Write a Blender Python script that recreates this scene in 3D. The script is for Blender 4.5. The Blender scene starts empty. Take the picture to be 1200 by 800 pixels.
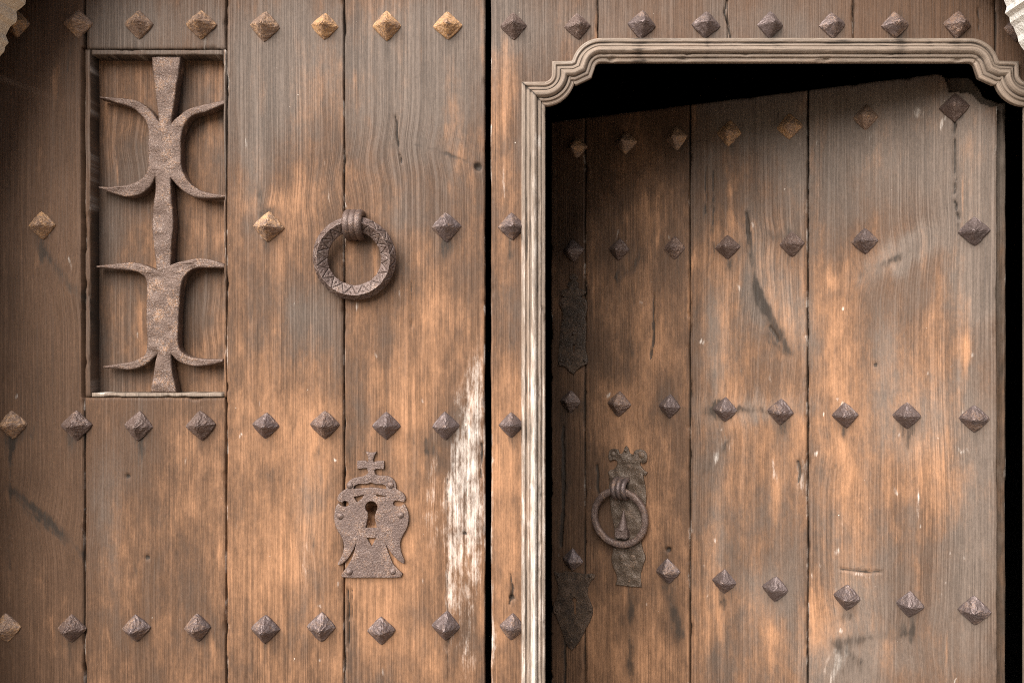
import bpy, bmesh, math, random
import numpy as np
from mathutils import Vector, Matrix

# ------------------------------------------------------------------ camera, sky, sun, exposure
S = bpy.context.scene
COL = S.collection
PX = 0.0015            # one photograph pixel on the plane of the door, in metres
D = 1100.0             # camera distance in the same pixels
CZ = 1.30              # camera height
cam_d = bpy.data.cameras.new('camera')
cam = bpy.data.objects.new('camera', cam_d)
COL.objects.link(cam)
cam.location = (0, -D * PX, CZ)
cam.rotation_euler = (math.radians(90), 0, 0)
cam_d.sensor_width = 36
cam_d.lens = 36 * D / 1200
cam_d.clip_start = 0.02
cam_d.clip_end = 500
S.camera = cam

SUN_EL, SUN_AZ = 38.0, -31.0      # azimuth measured from straight in front of the door, negative = from the left
world = bpy.data.worlds.new('World')
S.world = world
world.use_nodes = True
wn = world.node_tree.nodes
sky = wn.new('ShaderNodeTexSky')
sky.sky_type = 'NISHITA'
sky.sun_disc = False
sky.sun_elevation = math.radians(SUN_EL)
sky.sun_rotation = math.radians(180 - SUN_AZ)
sky.dust_density = 2.0
bg = wn['Background']
bg.inputs['Strength'].default_value = 0.05
world.node_tree.links.new(sky.outputs[0], bg.inputs['Color'])

sun_d = bpy.data.lights.new('sun', 'SUN')
sun_d.energy = 4.4
sun_d.angle = math.radians(58)
sun_d.color = (1.0, 0.955, 0.90)
sun = bpy.data.objects.new('sun', sun_d)
COL.objects.link(sun)
_e, _a = math.radians(SUN_EL), math.radians(SUN_AZ)
to_sun = Vector((math.sin(_a) * math.cos(_e), -math.cos(_a) * math.cos(_e), math.sin(_e)))
sun.rotation_euler = to_sun.to_track_quat('Z', 'Y').to_euler()
sun.location = to_sun * 20

S.view_settings.view_transform = 'Standard'
S.view_settings.look = 'None'
S.view_settings.gamma = 1.0
S.view_settings.exposure = 1.15
S.view_settings.use_curve_mapping = False
S.cycles.filter_width = 1.0
S.cycles.use_denoising = False
S.cycles.max_bounces = 8
S.cycles.diffuse_bounces = 5

random.seed(7)
RNG = np.random.default_rng(7)

# ------------------------------------------------------------------ numpy noise
_perm = RNG.random((256, 256))
def vnoise(x, y, seed=0):
    x = np.asarray(x, float) + seed * 17.31
    y = np.asarray(y, float) + seed * 9.73
    xi, yi = np.floor(x).astype(int), np.floor(y).astype(int)
    fx, fy = x - xi, y - yi
    fx, fy = fx * fx * (3 - 2 * fx), fy * fy * (3 - 2 * fy)
    a, b = _perm[xi % 256, yi % 256], _perm[(xi + 1) % 256, yi % 256]
    c, d = _perm[xi % 256, (yi + 1) % 256], _perm[(xi + 1) % 256, (yi + 1) % 256]
    return (a * (1 - fx) + b * fx) * (1 - fy) + (c * (1 - fx) + d * fx) * fy
def fbm(x, y, seed=0, oct=4):
    t, a, n = 0, 0.5, 0
    for i in range(oct):
        t = t + a * vnoise(np.asarray(x) * 2 ** i, np.asarray(y) * 2 ** i, seed + i * 3)
        n += a
        a *= 0.5
    return t / n                    # 0..1, mean 0.5
def sstep(a, b, x):
    t = np.clip((x - a) / (b - a), 0, 1)
    return t * t * (3 - 2 * t)

# ------------------------------------------------------------------ materials
class NT:
    def __init__(s, name):
        s.m = bpy.data.materials.new(name)
        s.m.use_nodes = True
        s.t = s.m.node_tree
        s.b = s.t.nodes['Principled BSDF']
    def n(s, kind, **kw):
        o = s.t.nodes.new(kind)
        for k, v in kw.items():
            setattr(o, k, v)
        return o
    def put(s, sock, v):
        if isinstance(v, bpy.types.NodeSocket):
            s.t.links.new(v, sock)
        elif v is not None:
            sock.default_value = v
    def math(s, op, a, b=None, c=None, clamp=False):
        o = s.n('ShaderNodeMath', operation=op, use_clamp=clamp)
        s.put(o.inputs[0], a); s.put(o.inputs[1], b)
        if c is not None: s.put(o.inputs[2], c)
        return o.outputs[0]
    def attr(s, name):
        o = s.n('ShaderNodeAttribute', attribute_name=name)
        return o
    def vmul(s, v, k):
        o = s.n('ShaderNodeVectorMath', operation='MULTIPLY')
        s.put(o.inputs[0], v); o.inputs[1].default_value = k
        return o.outputs[0]
    def noise(s, vec, scale=1.0, detail=4, rough=0.55, dist=0.0):
        o = s.n('ShaderNodeTexNoise')
        if vec is not None: s.put(o.inputs['Vector'], vec)
        o.inputs['Scale'].default_value = scale
        o.inputs['Detail'].default_value = detail
        o.inputs['Roughness'].default_value = rough
        o.inputs['Distortion'].default_value = dist
        return o.outputs['Fac']
    def step(s, v, a, b, lo=0.0, hi=1.0):
        o = s.n('ShaderNodeMapRange', interpolation_type='SMOOTHSTEP')
        s.put(o.inputs[0], v)
        for i, k in enumerate((a, b, lo, hi)):
            s.put(o.inputs[i + 1], k)
        return o.outputs[0]
    def mix(s, f, a, b, mode='MIX'):
        o = s.n('ShaderNodeMix', data_type='RGBA', blend_type=mode)
        s.put(o.inputs[0], f)
        s.put(o.inputs[6], a if isinstance(a, bpy.types.NodeSocket) else (*a, 1))
        s.put(o.inputs[7], b if isinstance(b, bpy.types.NodeSocket) else (*b, 1))
        return o.outputs[2]
    def bump(s, h, strength, dist, normal=None):
        o = s.n('ShaderNodeBump')
        o.inputs['Strength'].default_value = strength
        o.inputs['Distance'].default_value = dist
        s.put(o.inputs['Height'], h)
        if normal is not None: s.put(o.inputs['Normal'], normal)
        return o.outputs[0]

def wood_material(name, brown, grey, orange, bleach=(0.66, 0.60, 0.54), rough=0.58):
    k = NT(name)
    uv = k.attr('wood_uv').outputs['Vector']
    lines = k.noise(k.vmul(uv, (0.52, 0.0036, 1.0)), 1, 4, 0.70)       # year rings cut lengthwise
    bands = k.noise(k.vmul(uv, (0.070, 0.0026, 1.0)), 1, 4, 0.62)
    blotch = k.noise(k.vmul(uv, (0.0135, 0.0065, 1.0)), 1, 10, 0.66)
    flake = k.noise(k.vmul(uv, (0.13, 0.030, 1.0)), 1, 8, 0.76)
    pores = k.noise(k.vmul(uv, (1.1, 0.045, 1.0)), 1, 2, 0.5)
    fine = k.noise(k.vmul(uv, (0.42, 0.20, 1.0)), 1, 5, 0.74)
    c_or = k.attr('orange').outputs['Fac']
    c_gr = k.attr('grey').outputs['Fac']
    c_bl = k.attr('bleach').outputs['Fac']
    c_st = k.attr('stain_shade').outputs['Fac']
    def cen(x, a): return k.math('MULTIPLY_ADD', x, a, -0.5 * a)
    # worn patches where the dark wax has gone and the warm wood shows
    o = k.math('ADD', c_or, cen(bands, 0.3))
    o = k.math('ADD', o, cen(blotch, 2.4))
    o = k.math('ADD', o, cen(flake, 1.25))
    o = k.math('ADD', o, cen(lines, 0.35))
    o = k.step(o, -0.12, 1.15)
    g = k.math('ADD', c_gr, cen(blotch, -1.2))
    g = k.step(k.math('ADD', g, cen(lines, 0.5)), 0.2, 0.8)
    col = k.mix(g, brown, grey)
    col = k.mix(k.math('MULTIPLY', o, 0.75), col, orange)
    # bleached, paint-like crust
    b = k.math('ADD', c_bl, cen(lines, 0.9))
    b = k.math('ADD', b, cen(flake, 2.6))
    b = k.math('ADD', b, cen(blotch, 1.3))
    b = k.step(b, 0.16, 1.15)
    b = k.math('MULTIPLY', b, k.step(c_bl, 0.06, 0.26))
    col = k.mix(k.math('MULTIPLY', b, 0.80), col, bleach)
    b_lines = k.math('MULTIPLY', b, 1.0)
    # dark summer wood
    ln = k.step(lines, 0.36, 0.60)
    zone = k.step(k.noise(k.vmul(uv, (0.013, 0.0045, 5.0)), 1, 4, 0.6), 0.38, 0.64, 0.05, 1.15)
    lnf = k.math('ADD', 1.0, k.math('MULTIPLY', zone, k.math('MULTIPLY_ADD', ln, 0.34, -0.27)))
    pf = k.math('MULTIPLY_ADD', pores, 0.6, 0.71)
    ff = k.math('MULTIPLY_ADD', fine, 0.90, 0.56)
    f = k.math('MULTIPLY', lnf, k.math('MULTIPLY', pf, ff))
    bf = k.math('MULTIPLY_ADD', blotch, 0.9, 0.56)
    f = k.math('MULTIPLY', f, bf)
    cm = k.n('ShaderNodeCombineColor')
    for i in range(3): k.put(cm.inputs[i], f)
    col = k.mix(1.0, col, cm.outputs[0], 'MULTIPLY')
    st = k.math('ADD', c_st, cen(lines, 0.9))
    st = k.math('ADD', st, cen(flake, 1.1))
    st = k.step(k.math('ADD', st, cen(fine, 0.7)), 0.25, 0.95)
    col = k.mix(k.math('MULTIPLY', st, 0.9), col, (0.030, 0.023, 0.018))
    # pale specks of old paint and dust
    sp = k.noise(k.vmul(uv, (0.16, 0.085, 3.0)), 1, 3, 0.7)
    sp = k.math('ADD', sp, k.math('MULTIPLY', c_bl, 0.08))
    col = k.mix(k.step(sp, 0.745, 0.79), col, (0.62, 0.55, 0.47))
    k.put(k.b.inputs['Base Color'], col)
    r = k.math('MULTIPLY_ADD', pores, 0.25, rough - 0.12)
    k.put(k.b.inputs['Roughness'], k.math('ADD', r, k.math('MULTIPLY', b, 0.2)))
    k.b.inputs['Specular IOR Level'].default_value = 0.22
    h = k.math('ADD', k.math('MULTIPLY', ln, 0.8), k.math('MULTIPLY', pores, 0.45))
    h = k.math('ADD', h, k.math('MULTIPLY', fine, 0.40))
    h = k.math('SUBTRACT', h, k.math('MULTIPLY', st, 0.6))
    k.put(k.b.inputs['Normal'], k.bump(h, 0.55, 0.0012))
    return k.m

def iron_material(name, base, rust, rust_amount, pale=0.3, rough=0.5, metal=0.35, pit=1.0):
    k = NT(name)
    tc = k.n('ShaderNodeTexCoord').outputs['Object']
    oi = k.n('ShaderNodeObjectInfo')
    add = k.n('ShaderNodeVectorMath', operation='ADD')
    k.put(add.inputs[0], tc)
    cb = k.n('ShaderNodeCombineXYZ')
    k.put(cb.inputs[0], k.math('MULTIPLY', oi.outputs['Random'], 7.0))
    k.put(cb.inputs[1], k.math('MULTIPLY', oi.outputs['Random'], 13.0))
    k.put(add.inputs[1], cb.outputs[0])
    v = add.outputs[0]
    big = k.noise(v, 45, 5, 0.62, 0.3)
    pits = k.noise(v, 300, 4, 0.68)
    grit = k.noise(v, 560, 3, 0.6)
    ra = k.math('MULTIPLY_ADD', oi.outputs['Random'], 0.35, rust_amount - 0.17)
    rf = k.math('ADD', k.math('MULTIPLY_ADD', big, 1.5, -0.75), ra)
    rf = k.math('ADD', rf, k.math('MULTIPLY_ADD', pits, 1.1, -0.55))
    rf = k.step(rf, 0.15, 0.75)
    col = k.mix(rf, base, rust)
    pl = k.math('ADD', k.math('MULTIPLY_ADD', grit, 1.0, 0.0), k.math('MULTIPLY_ADD', big, 0.5, -0.25))
    col = k.mix(k.math('MULTIPLY', k.step(pl, 0.52, 0.72), pale), col, (0.42, 0.36, 0.33))
    dk = k.step(k.math('MULTIPLY_ADD', grit, 0.6, k.math('MULTIPLY', pits, 0.4)), 0.34, 0.56, 0.62, 1.05)
    gv = k.attr('groove').outputs['Fac']
    dk = k.math('MULTIPLY', dk, k.math('MULTIPLY_ADD', gv, -0.8, 1.0))
    cm = k.n('ShaderNodeCombineColor')
    for i in range(3): k.put(cm.inputs[i], dk)
    col = k.mix(1.0, col, cm.outputs[0], 'MULTIPLY')
    k.put(k.b.inputs['Base Color'], col)
    k.put(k.b.inputs['Metallic'], k.math('MULTIPLY_ADD', rf, -metal * 0.8, metal))
    k.put(k.b.inputs['Roughness'], k.math('MULTIPLY_ADD', rf, 0.25, rough))
    h = k.math('ADD', k.math('MULTIPLY', pits, 0.7), k.math('MULTIPLY', grit, 0.3))
    h = k.math('ADD', h, k.math('MULTIPLY', big, 0.8))
    k.put(k.b.inputs['Normal'], k.bump(h, 0.8 * pit, 0.0024))
    return k.m

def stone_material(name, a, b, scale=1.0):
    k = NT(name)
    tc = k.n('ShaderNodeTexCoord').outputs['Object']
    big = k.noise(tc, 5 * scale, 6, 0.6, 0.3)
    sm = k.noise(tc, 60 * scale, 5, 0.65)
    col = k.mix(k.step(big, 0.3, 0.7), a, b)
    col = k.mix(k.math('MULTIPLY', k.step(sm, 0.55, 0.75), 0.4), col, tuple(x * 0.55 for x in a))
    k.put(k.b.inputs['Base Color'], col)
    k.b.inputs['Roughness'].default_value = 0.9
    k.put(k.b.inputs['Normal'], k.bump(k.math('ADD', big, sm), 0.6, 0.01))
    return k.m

M_DOOR = wood_material('weathered_door_wood', (0.088, 0.049, 0.029), (0.130, 0.098, 0.078), (0.372, 0.192, 0.100))
M_MOULD = wood_material('moulding_wood', (0.115, 0.073, 0.047), (0.225, 0.174, 0.136), (0.33, 0.185, 0.11))
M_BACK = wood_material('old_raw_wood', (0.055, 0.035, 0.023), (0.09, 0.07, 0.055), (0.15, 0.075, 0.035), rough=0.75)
M_IRON = iron_material('rusty_iron', (0.128, 0.086, 0.072), (0.21, 0.112, 0.062), 0.15, 0.35, rough=0.45)
M_RUST = iron_material('orange_rusted_iron', (0.25, 0.165, 0.120), (0.46, 0.25, 0.105), 0.36, 0.4, rough=0.5)
M_GRILLE = iron_material('wrought_iron', (0.112, 0.070, 0.052), (0.30, 0.150, 0.065), 0.30, 0.4, rough=0.5)
M_STUD = iron_material('stud_iron', (0.150, 0.113, 0.106), (0.21, 0.12, 0.07), 0.18, 0.20, rough=0.46, metal=0.6, pit=.7)
M_DARK = iron_material('blackened_iron', (0.058, 0.040, 0.029), (0.10, 0.056, 0.030), 0.3, 0.15, rough=0.45, metal=0.3)
M_BROWN = iron_material('brown_worn_iron', (0.095, 0.066, 0.046), (0.17, 0.095, 0.05), 0.30, 0.25, rough=0.42, metal=0.35, pit=0.8)
M_STONE = stone_material('tan_limestone', (0.80, 0.64, 0.46), (0.88, 0.76, 0.60))
M_STONE_LIT = stone_material('limestone_lit', (0.86, 0.82, 0.75), (0.92, 0.89, 0.83))  # same limestone, with overexposed glare on the right put into its colour
M_PAVE = stone_material('paving_stone', (0.105, 0.080, 0.060), (0.14, 0.11, 0.082), 0.4)
M_INNER = stone_material('unlit_interior', (0.020, 0.016, 0.013), (0.028, 0.022, 0.018))  # near-black colour stands in for the unlit passage

# ------------------------------------------------------------------ scene helpers
def link(o, parent=None):
    COL.objects.link(o)
    if parent is not None: o.parent = parent
    return o
def empty(name, loc, label, cat, rz=0.0, group=None):
    o = bpy.data.objects.new(name, None)
    o.empty_display_size = 0.1
    o.location = loc
    o.rotation_euler = (0, 0, rz)
    o['label'] = label
    o['category'] = cat
    if group: o['group'] = group
    return link(o)
def mesh_obj(name, verts, faces, mat, parent=None, smooth=False, attrs=None, label=None):
    me = bpy.data.meshes.new(name)
    me.from_pydata([tuple(v) for v in verts], [], [tuple(f) for f in faces])
    me.validate()
    me.materials.append(mat)
    if smooth: me.polygons.foreach_set('use_smooth', np.ones(len(me.polygons), bool))
    if attrs: set_attrs(me, attrs)
    me.update()
    o = bpy.data.objects.new(name, me)
    if label: o['label'] = label
    return link(o, parent)
def set_attrs(me, attrs):
    for kname, val in attrs.items():
        val = np.asarray(val, np.float32)
        if val.ndim == 2:
            a = me.attributes.new(kname, 'FLOAT_VECTOR', 'POINT'); a.data.foreach_set('vector', val.ravel())
        else:
            a = me.attributes.new(kname, 'FLOAT', 'POINT'); a.data.foreach_set('value', val)
def bm_obj(name, bm, mat, parent=None, smooth=False, label=None):
    me = bpy.data.meshes.new(name)
    bmesh.ops.recalc_face_normals(bm, faces=bm.faces[:])
    bm.to_mesh(me); bm.free()
    me.materials.append(mat)
    if smooth: me.polygons.foreach_set('use_smooth', np.ones(len(me.polygons), bool))
    o = bpy.data.objects.new(name, me)
    if label: o['label'] = label
    return link(o, parent)

# ------------------------------------------------------------------ where things are (pixels of the photograph -> places on each door)
TH = math.radians(28.6)                        # how far the wicket stands open
HX, HY = 588.7, 40.0                           # right edge of the wicket, door-plane pixels from the centre line
def P(px, py, y=0.0):                          # a point on the main door, y pixels behind its face
    return ((px - 600) * PX, y * PX, CZ + (400 - py) * PX)
def W(px, py):                                 # photograph pixel -> (u, w) on the wicket: u from its right edge, w above camera level
    t = (px - 600) / D
    u = (HX - t * (D + HY)) / (math.cos(TH) + t * math.sin(TH))
    s = D / (D + HY + u * math.sin(TH))
    return u, (400 - py) / s
def Wimg(u, w):                                # the reverse
    X = HX - u * math.cos(TH); Y = HY + u * math.sin(TH)
    s = D / (D + Y)
    return 600 + X * s, 400 - w * s
def WL(u, w, y=0.0):                           # local coordinates of the wicket leaf
    return (-u * PX, y * PX, CZ + w * PX)

# ------------------------------------------------------------------ what the weather did to the wood, in photograph pixels
# each: (cx, cy, rx, ry, angle deg, amount)
ORANGE = [
 (350,155,16,60,0,.35),(400,115,14,35,0,.25),(385,215,40,22,-35,.45),(320,240,45,18,-10,.35),(330,320,14,60,0,.3),
 (300,420,40,60,0,.30),(340,520,70,120,0,.35),(330,680,60,110,0,.45),(380,420,20,90,0,.2),(210,640,45,110,0,.35),
 (225,760,40,50,0,.3),(140,600,16,120,0,.15),(530,110,14,40,0,.4),(540,180,26,40,0,.3),(500,340,40,90,0,.35),
 (470,460,50,70,0,.45),(480,590,50,100,0,.55),(440,740,40,60,0,.5),(500,760,40,60,0,.5),(415,330,12,80,0,.2),
 (590,90,14,60,0,.45),(590,200,14,70,0,.35),(590,370,16,120,0,.35),(592,560,18,100,0,.45),(592,690,18,80,0,.4),
 (755,255,22,60,0,.45),(720,330,26,50,0,.30),(770,400,26,90,0,.45),(730,470,45,60,0,.45),(760,620,36,100,0,.40),(720,760,40,60,0,.50),(770,760,30,50,0,.35),
 (855,400,16,120,0,.55),(825,320,14,60,0,.25),(900,330,40,60,0,.30),(870,560,45,80,0,.35),(830,730,25,80,0,.4),(890,760,40,60,0,.3),(925,520,20,70,0,.25),
 (960,260,12,120,0,.35),(990,330,40,80,0,.22),(1010,470,60,80,0,.40),(1080,430,40,80,0,.25),(1120,400,30,60,0,.2),(980,580,40,70,0,.40),(1060,560,50,70,0,.3),
 (1005,640,50,40,0,.35),(1120,560,40,50,0,.3),(1000,720,30,40,0,.25),(1100,740,40,60,0,.25),(960,750,14,60,0,.4),(1080,150,20,40,0,.2),(1120,300,20,90,0,.2),
 (40,700,40,60,0,.05),(75,330,25,60,0,.10),(92,440,8,50,0,.15),
]
GREY = [
 (330,70,70,90,0,.55),(480,80,80,90,0,.55),(300,200,20,90,0,.35),(360,380,30,60,0,.25),(160,30,60,40,0,.4),(650,30,200,40,0,.25),(950,25,120,40,0,.12),
 (470,250,30,60,0,.2),(130,640,20,120,0,.25),(365,600,20,90,0,.4),(590,30,20,50,0,.4),
 (840,400,12,60,0,.65),(885,300,16,60,0,.3),(920,360,30,70,-28,.45),(1040,150,90,70,0,.65),(1140,200,30,120,0,.65),(1060,295,50,16,-30,.7),(1140,330,26,50,0,.5),
 (1140,620,26,120,0,.5),(1000,700,30,50,0,.4),(990,770,60,40,0,.5),(880,120,60,60,0,.4),(930,200,20,90,0,.3),(880,480,60,16,0,.5),(840,640,12,80,0,.3),(1100,480,60,50,0,.3),
 (1040,430,16,60,0,.3),(1065,510,30,30,0,.3),(900,700,30,40,0,.3),
]
BLEACH = [
 (551,500,16,60,4,.50),(548,590,22,75,0,.38),(532,570,8,90,0,.34),(546,740,20,60,0,.26),(525,700,7,80,0,.32),(558,600,10,80,0,.2),(505,600,16,40,0,.28),(560,440,8,40,0,.22),
 (577,720,3,120,0,.4),(360,660,14,40,0,.22),(475,175,2,14,0,.55),(985,770,16,16,0,.36),(970,790,12,12,0,.36),(1112,490,7,3,0,.0),(1128,527,9,3,-5,.55),(939,560,5,22,0,.45),
 (850,520,8,16,30,.35),(838,540,5,12,30,.4),(1010,672,24,3,5,.30),(990,620,20,20,0,.18),(1075,590,3,22,0,.4),(1020,160,6,10,20,.35),(1078,128,5,12,-20,.35),(900,590,30,40,0,.12),
 (600,40,6,30,0,.18),(505,540,10,18,0,.3),(240,480,8,6,0,.2),
]
STAIN_SHADE = [
 (505,530,7,14,0,.65),(515,545,5,16,0,.55),(498,528,4,10,0,.5),(503,625,6,12,0,.5),(499,520,30,3,0,.15),(372,532,5,18,0,.6),(365,638,6,16,0,.6),(313,248,16,7,-20,.5),(315,420,3,12,0,.4),
 (466,155,2.2,22,3,.3),(560,195,4,8,0,.4),(545,100,60,6,20,.0),(440,190,34,5,-35,.35),(385,222,30,4,-38,.45),(520,180,40,4,22,.35),
 (55,610,62,7,42,.55),(75,330,50,9,48,.35),(60,660,40,8,40,.15),(12,530,4,20,0,.3),(10,620,5,60,0,.2),
 (145,165,24,14,20,.45),(236,378,12,14,0,.5),(225,340,8,20,0,.25),(135,270,7,30,0,.35),
 (598,690,4.5,15,3,.5),(592,660,2,12,0,.3),(578,640,2,40,0,.2),
 (877,262,4,18,0,.55),(882,310,3.5,60,-8,.5),(893,350,6,26,-22,.42),(905,375,7,34,-35,.4),(920,405,7,30,-38,.36),(902,400,4,20,-40,.45),(905,278,7,10,0,.5),(925,275,16,8,0,.35),
 (870,480,70,6,0,.3),(840,480,16,10,0,.5),(830,545,5,16,30,.55),(850,520,4,16,28,.4),(840,400,10,60,0,.22),(834,350,8,40,5,.2),
 (745,310,3,16,10,.5),(735,320,9,8,0,.3),(765,385,2,40,5,.6),(720,355,14,4,0,.3),(700,560,3,40,0,.35),(740,710,9,30,0,.5),(738,780,9,30,0,.5),(788,715,9,34,-8,.35),(795,740,6,30,0,.3),(850,705,6,10,0,.35),
 (740,415,20,6,30,.25),(825,240,2,40,0,.5),(835,260,1.6,60,0,.5),(830,210,1.5,40,0,.4),(858,640,4,60,0,.4),
 (1055,300,30,6,-32,.5),(1140,310,16,6,0,.35),(1150,325,9,6,0,.35),(1009,321,6,5,0,.3),(1119,150,2.4,22,0,.3),(1119,200,2.2,30,2,.3),(1121,240,2.8,18,0,.5),(1124,262,1.6,12,0,.3),
 (1005,665,26,2.2,4,.4),(1015,655,20,14,0,.25),(990,722,30,8,-5,.35),(1020,745,80,10,-8,.25),(1070,745,24,8,25,.3),(985,765,30,20,0,.35),(1010,785,40,14,0,.35),(1060,705,16,6,0,.3),
 (1030,580,7,50,0,.25),(1040,450,6,50,0,.25),(1066,500,20,24,0,.2),(918,505,8,10,0,.35),(990,500,14,14,0,.25),(1026,427,4,3,0,.4),(935,545,3,14,0,.45),(942,555,4,14,0,.6),
 (690,250,4,70,0,.2),(660,530,6,40,0,.5),(662,570,5,30,0,.5),(655,620,5,30,0,.4),(662,760,3,40,0,.4),(1075,100,60,10,0,.15),(1085,120,4,20,-10,.3),(1126,130,3,20,15,.5),
 (236,520,6,8,0,.3),(163,530,3,30,0,.35),(15,520,3,24,0,.4),(523,290,5,22,0,.5),(315,290,3,16,0,.2),(600,520,5,18,0,.35),(597,290,3,20,0,.35),
]
# small wear: scuffs, nicks, drips and grime with painted contact shade round every nail head
STUD_XY = [(20,28),(92,28),(163,29),(236,29),(311,31),(381,31),(453,31),(525,31),(50,264),(314,266),(523,266),(15,498),(90,498),(163,499),(236,498),(312,498),(381,497),(453,499),(522,499),
 (8,735),(84,736),(160,735),(232,735),(311,736),(377,734),(447,738),(523,733),(602,31),(677,31),(752,30),(827,30),(902,30),(975,30),(1049,30),(1122,29),(600,266),(599,498),(600,734),
 (1119,126),(1015,138),(925,149),(855,156),(793,162),(733,167),(1142,271),(1014,283),(928,286),(853,290),(791,291),(726,292),(1142,490),(1063,487),(991,486),(915,482),(850,480),(785,476),(726,473),(669,470),
 (1142,715),(1066,708),(993,699),(909,689),(849,681),(783,669)]
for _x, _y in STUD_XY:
    STAIN_SHADE.append((_x + 2, _y + 4, 20, 20, 0, random.uniform(.34, .55)))
    if random.random() < .65: STAIN_SHADE.append((_x + random.uniform(-5, 5), _y + random.uniform(24, 36), random.uniform(3, 7), random.uniform(10, 26), 0, random.uniform(.2, .5)))
    if random.random() < .35: BLEACH.append((_x + random.uniform(-9, 9), _y + random.uniform(-16, 18), 3, 4, 0, random.uniform(.3, .55)))
for _i in range(150):
    _x, _y = random.uniform(5, 1160), random.uniform(50, 798)
    _k = random.random()
    if _k < .45: ORANGE.append((_x, _y, random.uniform(1.5, 6), random.uniform(8, 40), random.uniform(-6, 6), random.uniform(.3, .7)))
    elif _k < .75: STAIN_SHADE.append((_x, _y, random.uniform(1.3, 4), random.uniform(4, 22), random.uniform(-12, 12), random.uniform(.3, .65)))
    else: BLEACH.append((_x, _y, random.uniform(1.2, 2.6), random.uniform(2, 12), random.uniform(-10, 10), random.uniform(.3, .6)))
for _i in range(60):
    BLEACH.append((random.uniform(270, 1150), random.uniform(330, 798), 1.6, random.uniform(1.6, 5), random.uniform(-30, 30), random.uniform(.4, .7)))
# knots pull the year rings aside: (x, y, rx, ry, angle, pull)
KNOTS = [
 (440,185,46,26,-30,26),(520,180,44,22,20,24),(385,225,44,22,-38,26),(312,246,26,18,0,16),(55,612,70,24,42,26),(75,330,55,24,48,22),(145,165,30,26,15,24),(236,378,18,24,0,16),
 (900,360,26,90,-30,24),(870,480,70,18,0,-14),(905,278,26,18,0,16),(1055,300,60,24,-32,24),(1010,322,14,12,0,10),(1000,740,50,40,0,34),(1075,745,44,30,25,-22),(975,530,30,26,30,18),
 (850,525,20,34,28,14),(735,520,60,26,0,20),(740,315,24,26,0,12),(700,560,24,60,0,10),(500,612,24,30,0,10),(365,640,18,28,0,10),(370,530,14,26,0,8),(230,600,30,50,0,8),
 (150,700,40,60,0,10),(330,600,30,60,0,8),(1100,600,60,90,0,14),(470,420,60,90,0,8),(735,380,20,20,0,10),(1080,420,50,80,0,-10),(780,600,26,60,0,-10),
]
# smears and old scratches along curves: points, half width, amount
SMEARS = [
 ([(876,250),(878,285),(881,320),(890,345),(903,370),(918,400),(932,425)],5,.62), ([(897,385),(910,405),(925,420),(942,436)],5,.5), ([(890,345),(897,362),(908,380)],8,.35),
 ([(362,240),(378,222),(395,206),(404,198)],3,.5), ([(370,248),(388,230),(404,214)],2.2,.42), ([(408,190),(430,180),(450,174),(468,166)],2.6,.45), ([(478,168),(510,176),(540,186),(562,196)],2.4,.5), ([(300,240),(316,246),(332,250)],7,.5),
 ([(10,572),(35,590),(65,620),(98,650)],6,.55), ([(30,600),(60,640),(95,665)],3,.4), ([(45,285),(70,315),(98,352)],7,.45), ([(20,585),(50,615),(80,640)],2,.4),
 ([(1030,312),(1055,298),(1090,280)],5,.5), ([(960,745),(1000,750),(1040,742)],5,.32), ([(820,486),(850,478),(900,482),(945,484)],3.5,.30), ([(955,735),(985,760),(1010,775)],7,.35), ([(1045,750),(1075,735),(1100,738)],4,.35),
 ([(832,340),(828,400),(838,455)],9,.22), ([(740,690),(737,740),(741,800)],7,.35), ([(780,690),(790,715),(798,745)],7,.5), ([(640,690),(650,740),(648,800)],6,.3),
 ([(130,270),(136,310),(133,350)],6,.35), ([(380,560),(376,620),(379,690)],8,.22), ([(500,640),(498,700),(503,780)],6,.22), ([(210,500),(212,560),(209,640)],8,.18), ([(1066,505),(1070,560),(1062,640)],9,.2),
]
def smear(x, y):
    t = np.zeros_like(x)
    for pl, hw, k in SMEARS:
        a = np.array(pl)
        m = (x > a[:, 0].min() - 4 * hw) & (x < a[:, 0].max() + 4 * hw) & (y > a[:, 1].min() - 4 * hw) & (y < a[:, 1].max() + 4 * hw)
        if m.any():
            d = seg_dist(x[m], y[m], pl); along = .25 + 1.1 * sstep(.3, .7, fbm(x[m] / 26, y[m] / 26, 16))
            t[m] += .78 * k * along * (.42 * np.exp(-(d / (.6 * hw)) ** 2) + .42 * np.exp(-(d / (1.5 * hw)) ** 2))
    return t
def gauss(tab, x, y):
    t = np.zeros_like(x)
    for cx, cy, rx, ry, an, k in tab:
        if k == 0: continue
        m = (np.abs(x - cx) < 3.2 * max(rx, ry)) & (np.abs(y - cy) < 3.2 * max(rx, ry))
        if not m.any(): continue
        c, s = math.cos(math.radians(an)), math.sin(math.radians(an))
        dx, dy = x[m] - cx, y[m] - cy
        a, b = (dx * c + dy * s) / rx, (-dx * s + dy * c) / ry
        t[m] += k * np.exp(-(a * a + b * b))
    return t
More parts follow.
